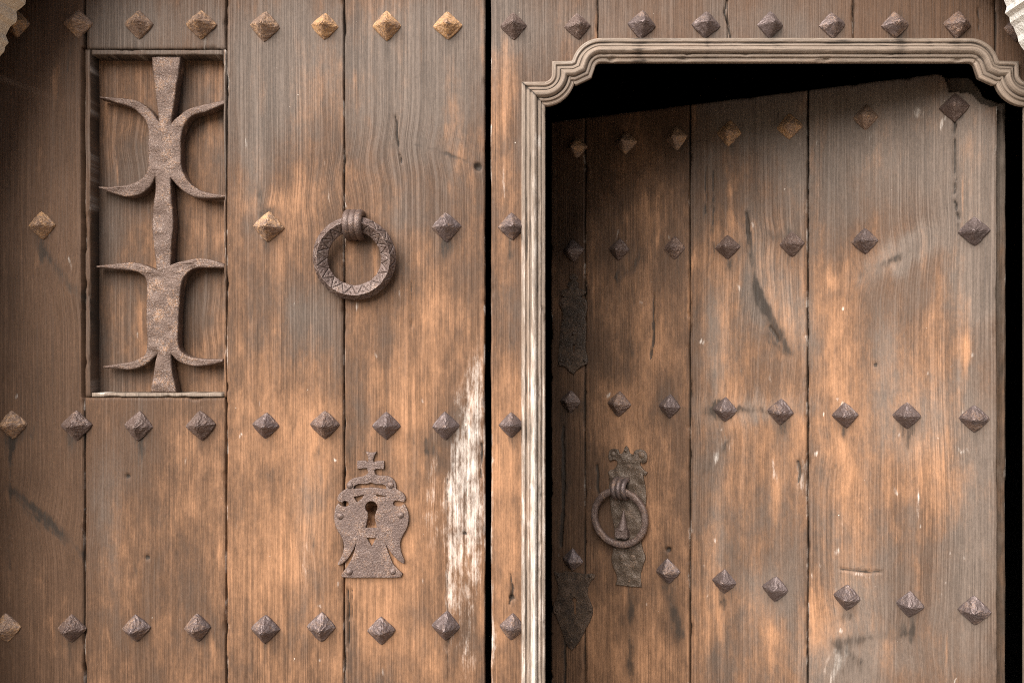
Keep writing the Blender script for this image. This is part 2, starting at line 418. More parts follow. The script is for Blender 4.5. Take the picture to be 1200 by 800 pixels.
def wood_fields(x, y, u, v, seed, base=(0, 0, 0, 0)):
    """x, y: where a point shows in the photograph; u, v: its own place along the board."""
    wx = x + 10 * (fbm(u / 10, v / 40, 3) - .5); wy = y + 26 * (fbm(u / 9, v / 60, 5) - .5)
    uu = u + .22 * gauss(KNOTS, x, y) + 4 * (fbm(u / 90, v / 420, 11) - .5) + 1.6 * (fbm(u / 22, v / 90, 13) - .5)
    height = sstep(150, 760, y)           # orange increases towards the ground
    return dict(wood_uv=np.stack([uu, v, np.full_like(u, seed * 3.7)], 1),
                orange=gauss(ORANGE, wx, wy) + .0 + .16 * height + base[0],
                grey=gauss(GREY, wx, wy) + .22 + base[1],
                bleach=gauss(BLEACH, wx, wy) + base[2],
                stain_shade=gauss(STAIN_SHADE, x + 9 * (fbm(u / 4, v / 16, 8) - .5) + 5 * (fbm(u / 12, v / 30, 9) - .5), y + 18 * (fbm(u / 5, v / 12, 7) - .5)) * (.55 + .9 * fbm(u / 3, v / 22, 12)) + smear(x + 6 * (fbm(u / 7, v / 14, 14) - .5), y) * (.4 + 1.1 * fbm(u / 4, v / 14, 15)) + base[3])

# cracks that open the surface: polylines in photograph pixels, half width, depth
CRACKS = [
 ([(463,135),(466,160),(470,190)], 1.0, 4), ([(1119,128),(1118,170),(1120,205),(1118,232),(1123,258)], 1.1, 5), ([(1123,258),(1125,330),(1126,480),(1127,640)], .8, 1.5),
 ([(985,666),(1000,669),(1020,670),(1034,669)], 1.0, 3), ([(852,0),(849,14),(854,30),(856,46)], 1.3, 5), ([(765,345),(766,380),(763,420)], 1.1, 3),
 ([(482,330),(483,360),(482,385)], 1.0, 2.5), ([(525,560),(524,680),(526,800)], 1.0, 2.5), ([(598,672),(601,690),(597,708)], 1.1, 3), ([(565,520),(564,560)], 1.6, 4),
 ([(407,690),(409,720),(408,760)], 1.2, 4), ([(413,690),(412,730)], .9, 3), ([(875,250),(877,275)], 1.6, 3), ([(903,383),(912,400)], 1.6, 3), ([(828,190),(826,250)], .9, 2.5),
 ([(836,200),(835,262)], .9, 2.5), ([(700,545),(701,572),(705,585)], 1.5, 3), ([(660,500),(661,560),(658,640)], 1.6, 4), ([(663,740),(661,800)], 1.2, 4),
 ([(935,540),(937,552),(935,565)], 1.3, 4), ([(12,480),(13,800)], .7, 1.2), ([(524,10),(523,46)], .7, 1.5), ([(1147,8),(1148,38)], .9, 3),
]
PITS = [(783,644,3,7),(600,700,3,4),(545,625,2.5,4),(150,558,3,2.5),(173,653,3,2),(1026,427,2.5,2),(560,196,4,4)]
def seg_dist(x, y, pl):
    d = np.full_like(x, 1e9)
    for (x0, y0), (x1, y1) in zip(pl[:-1], pl[1:]):
        L2 = (x1 - x0) ** 2 + (y1 - y0) ** 2
        t = np.clip(((x - x0) * (x1 - x0) + (y - y0) * (y1 - y0)) / L2, 0, 1)
        d = np.minimum(d, np.hypot(x - x0 - t * (x1 - x0), y - y0 - t * (y1 - y0)))
    return d
def relief(x, y):
    """depth in px of cracks and pits, and how dark the dirt in them is"""
    h = np.zeros_like(x); dirt = np.zeros_like(x)
    for pl, hw, dep in CRACKS:
        a = np.array(pl)
        m = (x > a[:, 0].min() - 8) & (x < a[:, 0].max() + 8) & (y > a[:, 1].min() - 8) & (y < a[:, 1].max() + 8)
        if not m.any(): continue
        wob = 3.4 * (fbm(x[m] / 30, y[m] / 9, 21) - .5)
        hv = hw * (.35 + .9 * vnoise(x[m] / 40, y[m] / 7, 23))
        q = np.exp(-(seg_dist(x[m] + wob, y[m], pl) / hv) ** 2)
        h[m] += dep * q; dirt[m] = np.maximum(dirt[m], q * min(1, dep / 4))
    for px, py, r, dep in PITS:
        m = (np.abs(x - px) < 4 * r) & (np.abs(y - py) < 4 * r)
        q = np.exp(-(np.hypot(x[m] - px, y[m] - py) / r) ** 4)
        h[m] += dep * q; dirt[m] = np.maximum(dirt[m], q)
    return h, dirt

def board(name, us, vs, to_img, to_loc, parent, mat, seed, thick=28, keep=None, base=(0, 0, 0, 0), edge=(1, 1, 1, 1), holes=(), label=None):
    """One plank: a fine sheet with relief, turned down at its edges. us, vs: grid lines in door pixels (u across, v DOWN)."""
    U, V = np.meshgrid(us, vs)
    nu, nv = len(us), len(vs)
    u, v = U.ravel().astype(float), V.ravel().astype(float)
    x, y = to_img(u, v)
    dep, dirt = relief(x, y)
    # eased, slightly chipped edges
    e = np.full_like(u, 1e9)
    if edge[0]: e = np.minimum(e, u - us[0])
    if edge[1]: e = np.minimum(e, us[-1] - u)
    if edge[2]: e = np.minimum(e, v - vs[0])
    if edge[3]: e = np.minimum(e, vs[-1] - v)
    rr = 1.2 + 4.5 * sstep(.56, .8, fbm(u / 16 + seed, v / 22, 31))
    q = np.clip(1 - e / rr, 0, 1)
    dep = dep + rr * .8 * q ** 2
    du = np.zeros_like(u)
    if edge[0]: du += np.exp(-(u - us[0]) / 5) * 2.0 * (fbm(v / 40, u * 0 + seed, 33) - .35)
    if edge[1]: du -= np.exp(-(us[-1] - u) / 5) * 2.0 * (fbm(v / 40, u * 0 + seed, 35) - .35)
    wave = 2.2 * (fbm(u / 70, v / 220, 40 + seed) - .5) + .9 * (fbm(u / 9, v / 120, 44 + seed) - .5) + .35 * (fbm(u / 3, v / 30, 47) - .5)
    y3 = dep - wave
    for hx, hy, hr in holes:
        y3 = y3 + 14 * (np.hypot(u - hx, (v - hy) * .6) < hr)
    fld = wood_fields(x, y, u, v, seed, base)
    rub = sstep(.48, .66, fbm(u / 12 + seed, v / 26, 37))
    fld['stain_shade'] = fld['stain_shade'] + 1.1 * dirt + .4 * q * (1 - rub)
    fld['bleach'] = fld['bleach'] + .42 * q * rub
    gr = np.arange(nu * nv).reshape(nv, nu)
    F = np.stack([gr[:-1, :-1], gr[1:, :-1], gr[1:, 1:], gr[:-1, 1:]], -1).reshape(-1, 4)
    if keep is not None:
        cu = (U[:-1, :-1] + U[1:, 1:]).ravel() / 2; cv = (V[:-1, :-1] + V[1:, 1:]).ravel() / 2
        F = F[keep(cu, cv)]
    ed = np.concatenate([F[:, [0, 1]], F[:, [1, 2]], F[:, [2, 3]], F[:, [3, 0]]])
    key = np.sort(ed, 1); key = key[:, 0].astype(np.int64) * (nu * nv) + key[:, 1]
    _, inv, cnt = np.unique(key, return_inverse=True, return_counts=True)
    be = ed[cnt[inv] == 1]
    bi, binv = np.unique(be, return_inverse=True); binv = binv.reshape(be.shape)
    n0 = nu * nv
    side = np.stack([be[:, 1], be[:, 0], n0 + binv[:, 0], n0 + binv[:, 1]], 1)
    X, Y, Z = to_loc(np.concatenate([u + du, (u + du)[bi]]), np.concatenate([v, v[bi]]), np.concatenate([y3, np.full(len(bi), float(thick))]))
    co = np.stack([X, Y, Z], 1)
    F = np.concatenate([F, side])
    fld = {k: np.concatenate([a, a[bi]]) for k, a in fld.items()}
    fld['stain_shade'][n0:] += .5
    used = np.unique(F)
    remap = np.zeros(len(co), int); remap[used] = np.arange(len(used))
    F = remap[F]; co = co[used]
    me = bpy.data.meshes.new(name)
    me.vertices.add(len(co)); me.vertices.foreach_set('co', co.astype(np.float32).ravel())
    me.loops.add(F.size); me.loops.foreach_set('vertex_index', F.astype(np.int32).ravel())
    me.polygons.add(len(F)); me.polygons.foreach_set('loop_start', (np.arange(len(F)) * 4).astype(np.int32))
    me.polygons.foreach_set('use_smooth', np.ones(len(F), bool))
    me.update(calc_edges=True)
    me.validate()
    set_attrs(me, {k: a[used] for k, a in fld.items()})
    me.materials.append(mat)
    o = bpy.data.objects.new(name, me)
    if label: o['label'] = label
    return link(o, parent)

def grid(a, b, step):
    return np.linspace(a, b, max(2, int(round((b - a) / step)) + 1))
STEP = 1.7
def tall(top, bottom):                  # fine inside the picture, coarse above and below it
    parts = []
    if top < -24: parts.append(grid(top, -24, 40)[:-1])
    parts.append(grid(max(top, -24), min(bottom, 824), STEP * 1.3))
    if bottom > 824: parts.append(grid(824, bottom, 40)[1:])
    return np.concatenate(parts)
GROUND = 400 + CZ / PX                  # photograph row of the ground on the door's plane
BOT = GROUND - 8
def mi(u, v): return u, v
def mloc(u, v, y): return (u - 600) * PX, y * PX, CZ + (400 - v) * PX

# ------------------------------------------------------------------ ground, passage, wall, arch
def box_bm(bm, x0, x1, y0, y1, z0, z1):
    vs = [bm.verts.new(p) for p in ((x0,y0,z0),(x1,y0,z0),(x1,y1,z0),(x0,y1,z0),(x0,y0,z1),(x1,y0,z1),(x1,y1,z1),(x0,y1,z1))]
    for f in ((0,3,2,1),(4,5,6,7),(0,1,5,4),(1,2,6,5),(2,3,7,6),(3,0,4,7)):
        bm.faces.new([vs[i] for i in f])
    return vs
o = mesh_obj('ground', [(-60,-60,0),(60,-60,0),(60,0.2,0),(-60,0.2,0)], [(0,1,2,3)], M_PAVE); o['kind'] = 'structure'
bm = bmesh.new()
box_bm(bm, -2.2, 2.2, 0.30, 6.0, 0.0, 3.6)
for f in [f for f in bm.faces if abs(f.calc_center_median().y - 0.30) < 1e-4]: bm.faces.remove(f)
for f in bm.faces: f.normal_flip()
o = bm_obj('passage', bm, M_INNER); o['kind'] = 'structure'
# the wall round the arch: unseen, added to keep light from leaking behind it
ACX, ACZ, AR = 1 * PX, CZ + 90 * PX, 625 * PX
AF, AB = -0.19, -0.055                   # front and back of the arch stones
WR = 1.32
pts = []
n = 40
ring = [(ACX - WR, 0.0)] + [(ACX - WR * math.cos(math.pi * i / n), ACZ + WR * math.sin(math.pi * i / n)) for i in range(n + 1)] + [(ACX + WR, 0.0)]
out = [(-6.0, 0.0)] + [(-6.0 * math.cos(math.pi * i / n) if 0 < i < n else (-6.0 if i == 0 else 6.0), max(ACZ, 5.5 if 0 < i < n else ACZ)) for i in range(n + 1)] + [(6.0, 0.0)]
bm = bmesh.new()
va = []
for yy in (-0.18, 0.30):
    va.append(([bm.verts.new((x, yy, z)) for x, z in ring], [bm.verts.new((x, yy, z)) for x, z in out]))
for i in range(len(ring) - 1):
    for (r_, o_) in va:
        bm.faces.new((r_[i], r_[i + 1], o_[i + 1], o_[i]))
    bm.faces.new((va[0][0][i], va[0][0][i + 1], va[1][0][i + 1], va[1][0][i]))
    bm.faces.new((va[0][1][i], va[0][1][i + 1], va[1][1][i + 1], va[1][1][i]))
o = bm_obj('wall', bm, M_STONE); o['kind'] = 'structure'

arch = empty('stone_arch', (ACX, 0, 0), 'pale tan stone arch framing the wooden double door, seen at both upper corners', 'arch')
def voussoir(kind, a0, a1, r0, r1, seed, straight=None):
    """A rough dressed block. a0..a1: angle (or height when straight), r0..r1: distance from the arch's middle."""
    nu_, nr, ny = 36, 5, 26
    rg = random.Random(seed)
    bm = bmesh.new()
    def pos(i, j, k):
        a = a0 + (a1 - a0) * i / nu_; r = r0 + (r1 - r0) * j / nr
        y = AF + (AB - AF) * k / ny
        if straight is None: x, z = -r * math.cos(a), ACZ + r * math.sin(a)
        else: x, z = straight * r, a
        if j == 0:
            t = i / nu_
            dr = .014 * (vnoise(a * 45 + seed, y * 5, 60) - .5) + .009 * (vnoise(a * 120 + seed, y * 9, 61) - .5)
            if i in (0, nu_): dr += .005
            if k == ny: dr += .003 + .016 * float(vnoise(a * 110, seed, 62)); y -= .012 * float(vnoise(a * 60, seed + 3, 63))
            if straight is None: x, z = -(r + dr) * math.cos(a), ACZ + (r + dr) * math.sin(a)
            else: x = straight * (r + dr)
        if k in (0, ny) and j != 0: y += .006 * (rg.random() - .5)
        return (x, y, z)
    V = {}
    def g(i, j, k):
        if (i, j, k) not in V: V[i, j, k] = bm.verts.new(pos(i, j, k))
        return V[i, j, k]
    for i in range(nu_):
        for k in range(ny):
            for j in (0, nr): bm.faces.new((g(i, j, k), g(i + 1, j, k), g(i + 1, j, k + 1), g(i, j, k + 1)))
        for j in range(nr):
            for k in (0, ny): bm.faces.new((g(i, j, k), g(i + 1, j, k), g(i + 1, j + 1, k), g(i, j + 1, k)))
    for j in range(nr):
        for k in range(ny):
            for i in (0, nu_): bm.faces.new((g(i, j, k), g(i, j + 1, k), g(i, j + 1, k + 1), g(i, j, k + 1)))
    return bm_obj(kind, bm, M_STONE if (straight or -1) < 0 and (straight or a0 < 1.6) else M_STONE_LIT, arch)
NV = 9
for i in range(NV):
    g_ = .0035
    voussoir('voussoir', math.pi * i / NV + g_, math.pi * (i + 1) / NV - g_, AR, 1.345, i + 1)
for sgn in (-1, 1):
    zz = [0.0, .34, .66, 1.02, ACZ]
    for i in range(4):
        voussoir('jamb_stone', zz[i] + .004, zz[i + 1] - .004, AR, 1.345, 30 + i * 2 + sgn, straight=sgn)

# ------------------------------------------------------------------ studs
def stud_mesh(name, mat, seed, h=14.0):
    rg = random.Random(seed)
    bm = bmesh.new()
    n_ = 6
    V = {}
    lean = (rg.uniform(-1.3, 1.3), rg.uniform(-1.3, 1.3))
    rad = [18.0 * rg.uniform(.93, 1.07) for _ in range(4)]
    corner = [(rad[k] * math.cos(k * math.pi / 2), rad[k] * math.sin(k * math.pi / 2)) for k in range(4)]
    top = bm.verts.new((lean[0] * PX, -h * PX, lean[1] * PX))
    rings = []
    for t in (.06, .16, .34, .52, .70, .86, .96, 1.0):
        rw = []
        for k in range(4):
            a, b = corner[k], corner[(k + 1) % 4]
            for s in range(n_):
                f = s / n_
                x = a[0] + (b[0] - a[0]) * f; z = a[1] + (b[1] - a[1]) * f
                # soften the four corners a little
                sq = 1 - .10 * (1 - abs(2 * f - 1)) * 0 - .07 * max(0, abs(2 * f - 1) - .6) / .4
                x, z = x * sq * t + lean[0] * (1 - t), z * sq * t + lean[1] * (1 - t)
                ridge = .55 * max(0, abs(2 * f - 1) - .55) / .45
                y = -h * (1 - t) - (1.0 if t < 1 else 0) + ridge * (1 if t < 1 else 0) + (.9 if t < .1 else 0) - 0.5
                jt = .5 if t < 1 else .25
                rw.append(bm.verts.new(((x + rg.uniform(-jt, jt)) * PX, (y + rg.uniform(-jt, jt) * .7) * PX, (z + rg.uniform(-jt, jt)) * PX)))
        rings.append(rw)
    foot = [bm.verts.new((v.co.x, 2.0 * PX, v.co.z)) for v in rings[-1]]
    rings.append(foot)
    N = 4 * n_
    for i in range(N): bm.faces.new((top, rings[0][i], rings[0][(i + 1) % N]))
    for r0, r1 in zip(rings[:-1], rings[1:]):
        for i in range(N): bm.faces.new((r0[i], r1[i], r1[(i + 1) % N], r0[(i + 1) % N]))
    bmesh.ops.recalc_face_normals(bm, faces=bm.faces[:])
    me = bpy.data.meshes.new(name)
    bm.to_mesh(me); bm.free()
    me.materials.append(mat)
    me.polygons.foreach_set('use_smooth', np.zeros(len(me.polygons), bool))
    return me
STUDS = {m.name: [stud_mesh('stud', m, 100 + i, 16.5 + 1.0 * (i % 3)) for i in range(6)] for m in (M_STUD, M_RUST, M_IRON)}
def put_stud(loc, parent, mat, size=1.0, label=None):
    o = bpy.data.objects.new('stud', random.choice(STUDS[mat.name]))
    o.location = loc
    o.rotation_euler = (0, math.radians(random.choice((0, 90, 180, 270)) + random.uniform(-5, 5)), 0)
    s = size * random.uniform(.95, 1.05)
    o.scale = (s * random.uniform(.96, 1.04), s * random.uniform(.9, 1.1), s)
    if label: o['label'] = label
    return link(o, parent)

# ------------------------------------------------------------------ flat ironwork: an outline with holes, given thickness and soft edges
def plate(name, outlines, to3, thick, mat, parent, bevel=.8, label=None, bow=0.0):
    """outlines: lists of (a, b) in px; to3(a, b, y) -> local point. Front face at y = -thick."""
    cu = bpy.data.curves.new('outline', 'CURVE')
    cu.dimensions = '2D'
    cu.fill_mode = 'BOTH'
    cu.extrude = max(0.01, thick / 2 - bevel)
    cu.bevel_depth = bevel
    cu.bevel_resolution = 2
    cu.offset = -bevel
    for ol in outlines:
        sp = cu.splines.new('POLY')
        sp.points.add(len(ol) - 1)
        for p, (a, b) in zip(sp.points, ol): p.co = (a, -b, 0, 1)
        sp.use_cyclic_u = True
    tmp = bpy.data.objects.new('outline', cu)
    COL.objects.link(tmp)
    dg = bpy.context.evaluated_depsgraph_get()
    me = bpy.data.meshes.new_from_object(tmp.evaluated_get(dg))
    bpy.data.objects.remove(tmp); bpy.data.curves.remove(cu)
    me.name = name
    bm = bmesh.new(); bm.from_mesh(me)
    bmesh.ops.remove_doubles(bm, verts=bm.verts[:], dist=1e-4)
    bmesh.ops.triangulate(bm, faces=bm.faces[:])
    for _ in range(5):
        lg = [e for e in bm.edges if e.calc_length() > 5.0]
        if not lg or len(bm.verts) > 9000: break
        bmesh.ops.subdivide_edges(bm, edges=lg, cuts=1)
        bmesh.ops.triangulate(bm, faces=bm.faces[:])
    for v in bm.verts:
        a, b, z = v.co
        n1 = float(vnoise(a / 9, b / 9, 70)) - .5; n2 = float(vnoise(a / 3.2, b / 3.2, 73)) - .5
        v.co = to3(a, -b, -(z + thick / 2) + bow * n1 + bow * .15 * n2)
    bmesh.ops.recalc_face_normals(bm, faces=bm.faces[:])
    bm.to_mesh(me); bm.free()
    me.polygons.foreach_set('use_smooth', np.ones(len(me.polygons), bool))
    me.set_sharp_from_angle(angle=math.radians(38))
    me.materials.clear(); me.materials.append(mat)
    o = bpy.data.objects.new(name, me)
    if label: o['label'] = label
    return link(o, parent)
def smooth_line(pts, closed=True, it=1, keep=70):
    """Chaikin rounding that leaves corners sharper than `keep` degrees of turn alone."""
    for _ in range(it):
        out_ = []
        n_ = len(pts)
        for i in range(n_):
            p, q, r = pts[i - 1], pts[i], pts[(i + 1) % n_]
            a1 = math.atan2(q[1] - p[1], q[0] - p[0]); a2 = math.atan2(r[1] - q[1], r[0] - q[0])
            t = abs((a2 - a1 + math.pi) % (2 * math.pi) - math.pi)
            if math.degrees(t) > keep: out_.append(q)
            else:
                out_.append((q[0] * .75 + p[0] * .25, q[1] * .75 + p[1] * .25))
                out_.append((q[0] * .75 + r[0] * .25, q[1] * .75 + r[1] * .25))
        pts = out_
    return pts
def dome(name, c, r, h, to3, mat, parent):
    vs, fs = [], []
    nn = 10
    for k, (rr, hh) in enumerate(((1.0, 0), (.92, .45), (.6, .85), (0.0001, 1.0))):
        for i in range(nn):
            a = 2 * math.pi * i / nn
            vs.append(to3(c[0] + r * rr * math.cos(a), c[1] + r * rr * math.sin(a), -h * hh + .5))
    for k in range(3):
        for i in range(nn): fs.append((k * nn + i, k * nn + (i + 1) % nn, (k + 1) * nn + (i + 1) % nn, (k + 1) * nn + i))
    return mesh_obj(name, vs, fs, mat, parent, smooth=True)
def tube(name, path, rad, mat, parent, seg=12, flat=1.0):
    """Swept tube through 3-D points (metres)."""
    vs, fs = [], []
    path = [Vector(p) for p in path]
    for i, p in enumerate(path):
        t = (path[min(i + 1, len(path) - 1)] - path[max(i - 1, 0)]).normalized()
        s = Vector((1, 0, 0))
        n1 = (s - t * s.dot(t)).normalized(); n2 = t.cross(n1)
        rr = rad[i] if hasattr(rad, '__len__') else rad
        for k in range(seg):
            a = 2 * math.pi * k / seg
            vs.append(p + n1 * rr * math.cos(a) + n2 * rr * flat * math.sin(a))
    m = len(path)
    for i in range(m - 1):
        for k in range(seg): fs.append((i * seg + k, i * seg + (k + 1) % seg, (i + 1) * seg + (k + 1) % seg, (i + 1) * seg + k))
    fs.append(tuple(range(seg))[::-1]); fs.append(tuple((m - 1) * seg + k for k in range(seg)))
    return vs, fs

# ================================================================== THE LEFT LEAF
left = empty('door_leaf', (0, 0, 0), 'closed left leaf of brown plank door with iron grille niche, ring and crowned lock plate', 'door', group=None)
def plankL(x0, x1, y0, y1, seed, **kw):
    return board('plank', grid(x0, x1, STEP), tall(y0, y1) if (y0 < -24 or y1 > 824) else grid(y0, y1, STEP * 1.3), mi, mloc, left, M_DOOR, seed, **kw)
TOP = -330
plankL(-75, 98.6, TOP, BOT, 1, base=(-.36, -.30, 0, .06), keep=lambda u, v: ~((u > 95) & (v > 56) & (v < 466)), label='dark brown leftmost plank')
plankL(99.6, 264.6, TOP, 57.5, 2, base=(-.25, .1, 0, 0), edge=(1, 1, 0, 1))
plankL(99.8, 264.4, 465.5, BOT, 3, base=(-.20, 0, 0, .02))
plankL(265.8, 402.8, TOP, BOT, 4, base=(-.05, .03, 0, 0), edge=(1, 1, 0, 0))
plankL(404.0, 568.6, TOP, BOT, 5, base=(-.05, .05, .0, 0), edge=(1, 1, 0, 0), holes=((435.7, 594, 7), (435.7, 606, 7)), label='plank with white bleached lower right edge')
# a batten behind the joints
bm = bmesh.new()
for yy in (-40, 265, 498, 735, 1000):
    box_bm(bm, *(P(-70, 0)[0], P(560, 0)[0]), 28.5 * PX, 48 * PX, P(0, yy + 30)[2], P(0, yy - 30)[2])
me_b = bm_obj('batten', bm, M_BACK, left)
me_b['kind'] = 'stuff'

# ---- the niche
def strip(x0, x1, y0, y1, d0, d1, seed, base, mat=M_MOULD, name='niche_frame', vert=True, label=None):
    """A wooden strip as a sheet that turns back on all sides (box with wood attributes)."""
    L = 10
    nn = 14
    xs = np.linspace(x0, x1, 4 if vert else nn); ys = np.linspace(y0, y1, nn if vert else 4)
    def img(u, v): return u, v
    return board(name, xs if len(xs) > 4 else grid(x0, x1, .9), ys if len(ys) > 4 else grid(y0, y1, .9), img, lambda u, v, y: mloc(u, v, y + d0), left, mat, seed, thick=d1 - d0, base=base, label=label) if False else \
           board(name, grid(x0, x1, .8 if vert else 3), grid(y0, y1, 3 if vert else .8), img, lambda u, v, y: mloc(u, v, y + d0), left, mat, seed, thick=d1 - d0, base=base, label=label)
strip(100.0, 106.4, 58.5, 465.0, -.8, 30, 6, (-.3, .1, .0, .10), mat=M_DOOR)
strip(262.4, 265.2, 58.5, 465.0, -1.0, 30, 7, (.05, .2, .0, 0), mat=M_DOOR)
strip(107.0, 262.0, 58.8, 64.6, -.9, 30, 8, (-.4, .2, .0, .12), vert=False, mat=M_DOOR)
strip(107.0, 262.0, 460.2, 464.8, -1.4, 30, 9, (-.4, 1.0, .02, .05), vert=False, label='pale grey sill of the niche')
def nloc(u, v, y): return mloc(u, v, y + 23)
board('back_panel', grid(101, 186.2, STEP), grid(58, 466, STEP * 1.3), mi, nloc, left, M_DOOR, 10, thick=12, base=(.10, .10, .0, 0))
board('back_panel', grid(187.2, 268, STEP), grid(58, 466, STEP * 1.3), mi, nloc, left, M_DOOR, 12, thick=12, base=(.10, .08, .0, 0))
GY = 3.0                                             # front of the ironwork behind the face of the door
gs = (D + GY) / D
def gl(a, b, y):                                     # traced pixel -> local, on the plane of the ironwork
    return P(600 + (a - 600) * gs, 400 + (b - 400) * gs, GY + y)
grille = [(177,66),(212,66),(210,82),(206,105),(203,128),(201,143),(204,140),(210,135),(216,130),(224,126),(233,123.5),(242,121),(253,118.5),(264,117),(266,121),(256,125),(248,128.5),(242,131),(233,133),(226,135),(220,140),(216,146),(213,155),(211.5,170),(212,190),(213,199),(216,205),(220,212),(226,218),(235,223),(245,226),(255,227.5),(265,228.5),(265,232),(250,232.5),(238,232.5),(229,231.8),(220,228),(213,223),(206,216),(200,209),(200.5,222),(201.5,240),(203,254),(203,262),(201,285),(199.5,310),(203,308.5),(209,307),(216,305),(226,303),(238,302.5),(250,304.5),(263,309),(263,314),(250,314),(240,313.5),(231,314),(224,316),(219,320),(215,326),(212.5,334),(210,350),(209,380),(208.5,404),(211,410),(216,415),(225,419),(240,420.5),(261,420.5),(262,424),(250,427),(238,429),(228,429.5),(219,428),(212,425.5),(206,422),(200,415),(201,430),(204,446),(207,460),(176,460),(178,446),(181,430),(183,416),(179,420),(174,425),(169,428),(160,432),(150,433.5),(136,432),(120,431),(120,429),(134,426.5),(146,425),(156,423),(163,420),(169,416.5),(171.5,410),(172,400),(171,380),(171,350),(171.5,335),(170,325),(165,321),(159,318),(149,316.5),(137,316),(124,314.5),(112,313),(112,311.5),(123,310),(134,309),(146,307.5),(156,307),(165,308.5),(172,311),(178,313.5),(183,316),(182,304),(179,280),(177.5,262),(178.5,250),(180.5,235),(181.5,220),(181.6,208),(179,213),(176,218),(170,224),(163,228.5),(155,230.3),(147,230.5),(138,228.5),(129,226),(122,223),(115,220),(115,218.5),(126,218.8),(140,218),(150,216),(158,213.5),(165,210),(170,205),(173,198),(173.5,185),(173,168),(173,150),(171,143),(167,137),(161,131),(155,126.5),(145,123),(134,120),(125,117),(116,115),(116,113),(128,113.5),(140,114.5),(150,115.5),(160,117.5),(169,122.5),(176,129),(181,135),(185,141),(184,128),(181.5,105),(179,85)]
grille = smooth_line(grille, it=1, keep=62)
plate('iron_grille', [grille], lambda a, b, y: gl(a, b, y + 17), 17, M_GRILLE, left, bevel=1.9, bow=2.4)

# ---- ring knocker on the left leaf
def ring_mesh(name, sect, nseg, to3, mat, parent, zig=None, seed=0):
    """sect: closed list of (radius, height) corners; zig: which corner-to-corner faces carry a zigzag"""
    pr, ph, face, along = [], [], [], []
    n_ = len(sect)
    for i in range(n_):
        (r0, h0), (r1, h1) = sect[i], sect[(i + 1) % n_]
        m = max(2, int(math.hypot(r1 - r0, h1 - h0) / (.45 if zig and i in zig else 1.4)))
        for k in range(m):
            t = k / m
            pr.append(r0 + (r1 - r0) * t); ph.append(h0 + (h1 - h0) * t); face.append(i); along.append(t)
    pr, ph, face, along = map(np.array, (pr, ph, face, along))
    # round the corners a little by averaging round the section
    for _ in range(2):
        pr = (np.roll(pr, 1) + 2 * pr + np.roll(pr, -1)) / 4; ph = (np.roll(ph, 1) + 2 * ph + np.roll(ph, -1)) / 4
    tr, th = np.roll(pr, -1) - np.roll(pr, 1), np.roll(ph, -1) - np.roll(ph, 1)
    ln = np.hypot(tr, th) + 1e-9
    nr, nh = -th / ln, tr / ln
    cr, ch = pr.mean(), ph.mean()
    if ((pr - cr) * nr + (ph - ch) * nh).mean() < 0: nr, nh = -nr, -nh
    A = np.linspace(0, 2 * math.pi, nseg, endpoint=False)
    m = len(pr)
    a = np.repeat(A, m); r = np.tile(pr, nseg); h = np.tile(ph, nseg); fc = np.tile(face, nseg); al = np.tile(along, nseg)
    gv = np.zeros(len(a))
    if zig:
        for zi in zig:
            q = fc == zi
            w = math.hypot(sect[zi][0] - sect[(zi + 1) % n_][0], sect[zi][1] - sect[(zi + 1) % n_][1])
            c = a[q] / (2 * math.pi) * 17 + .13 * zi
            tri = np.abs(2 * (c - np.floor(c)) - 1) * .86 + .07
            sl = 2 * math.pi * 42 / 17 / 2
            d = np.abs(al[q] - tri) * w * sl / math.hypot(sl, w * .86)
            g = np.exp(-(d / .6) ** 2)
            c2 = c * 2 - np.floor(c * 2) - .5; up = (np.floor(c * 2) % 2)
            dot1 = np.hypot(((c - np.floor(c)) - .5) * sl * 2, (al[q] - .68) * w); dot2 = np.hypot((((c + .5) - np.floor(c + .5)) - .5) * sl * 2, (al[q] - .32) * w)
            g = np.maximum(g, .9 * np.exp(-(np.minimum(dot1, dot2) / .95) ** 2))
            gv[q] = g
    wob = .8 * (vnoise(a * 6, h / 6, 80 + seed) - .5) + .5 * (vnoise(a * 22, r / 3, 83 + seed) - .5)
    off = wob - 1.0 * gv
    r2 = r + np.tile(nr, nseg) * off; h2 = h + np.tile(nh, nseg) * off
    X, Y, Z = to3(r2 * np.cos(a), r2 * np.sin(a), h2)
    gi = np.arange(nseg * m).reshape(nseg, m)
    F = np.stack([gi, np.roll(gi, -1, 0), np.roll(np.roll(gi, -1, 0), -1, 1), np.roll(gi, -1, 1)], -1).reshape(-1, 4)
    o = mesh_obj(name, np.stack([X, Y, Z], 1), F.tolist(), mat, parent, smooth=True, attrs=dict(groove=gv * .45))
    bm = bmesh.new(); bm.from_mesh(o.data); bmesh.ops.recalc_face_normals(bm, faces=bm.faces[:]); bm.to_mesh(o.data); bm.free()
    return o
RCX, RCY = 418, 303
kn = bpy.data.objects.new('ring_knocker', None); kn.empty_display_size = .05
kn.location = P(RCX, RCY); link(kn, left)
kn['label'] = 'heavy iron ring knocker engraved with zigzags'
tilt = math.radians(7)
def ringL(x, z, h):      # x, z in the plane of the ring, h towards the viewer; hangs tilted, its foot against the door
    yy = -(h + 1.0) * np.cos(tilt) - (z + 47) * np.sin(tilt)
    return x * PX, yy * PX, (z * np.cos(tilt) - (h) * np.sin(tilt)) * PX
ring_mesh('ring', [(30.5, 10), (42, 19), (48.5, 9), (46, 1), (35, 0), (31, 4)], 620, ringL, M_IRON, kn, zig=(0, 1))
vs, fs = [], []
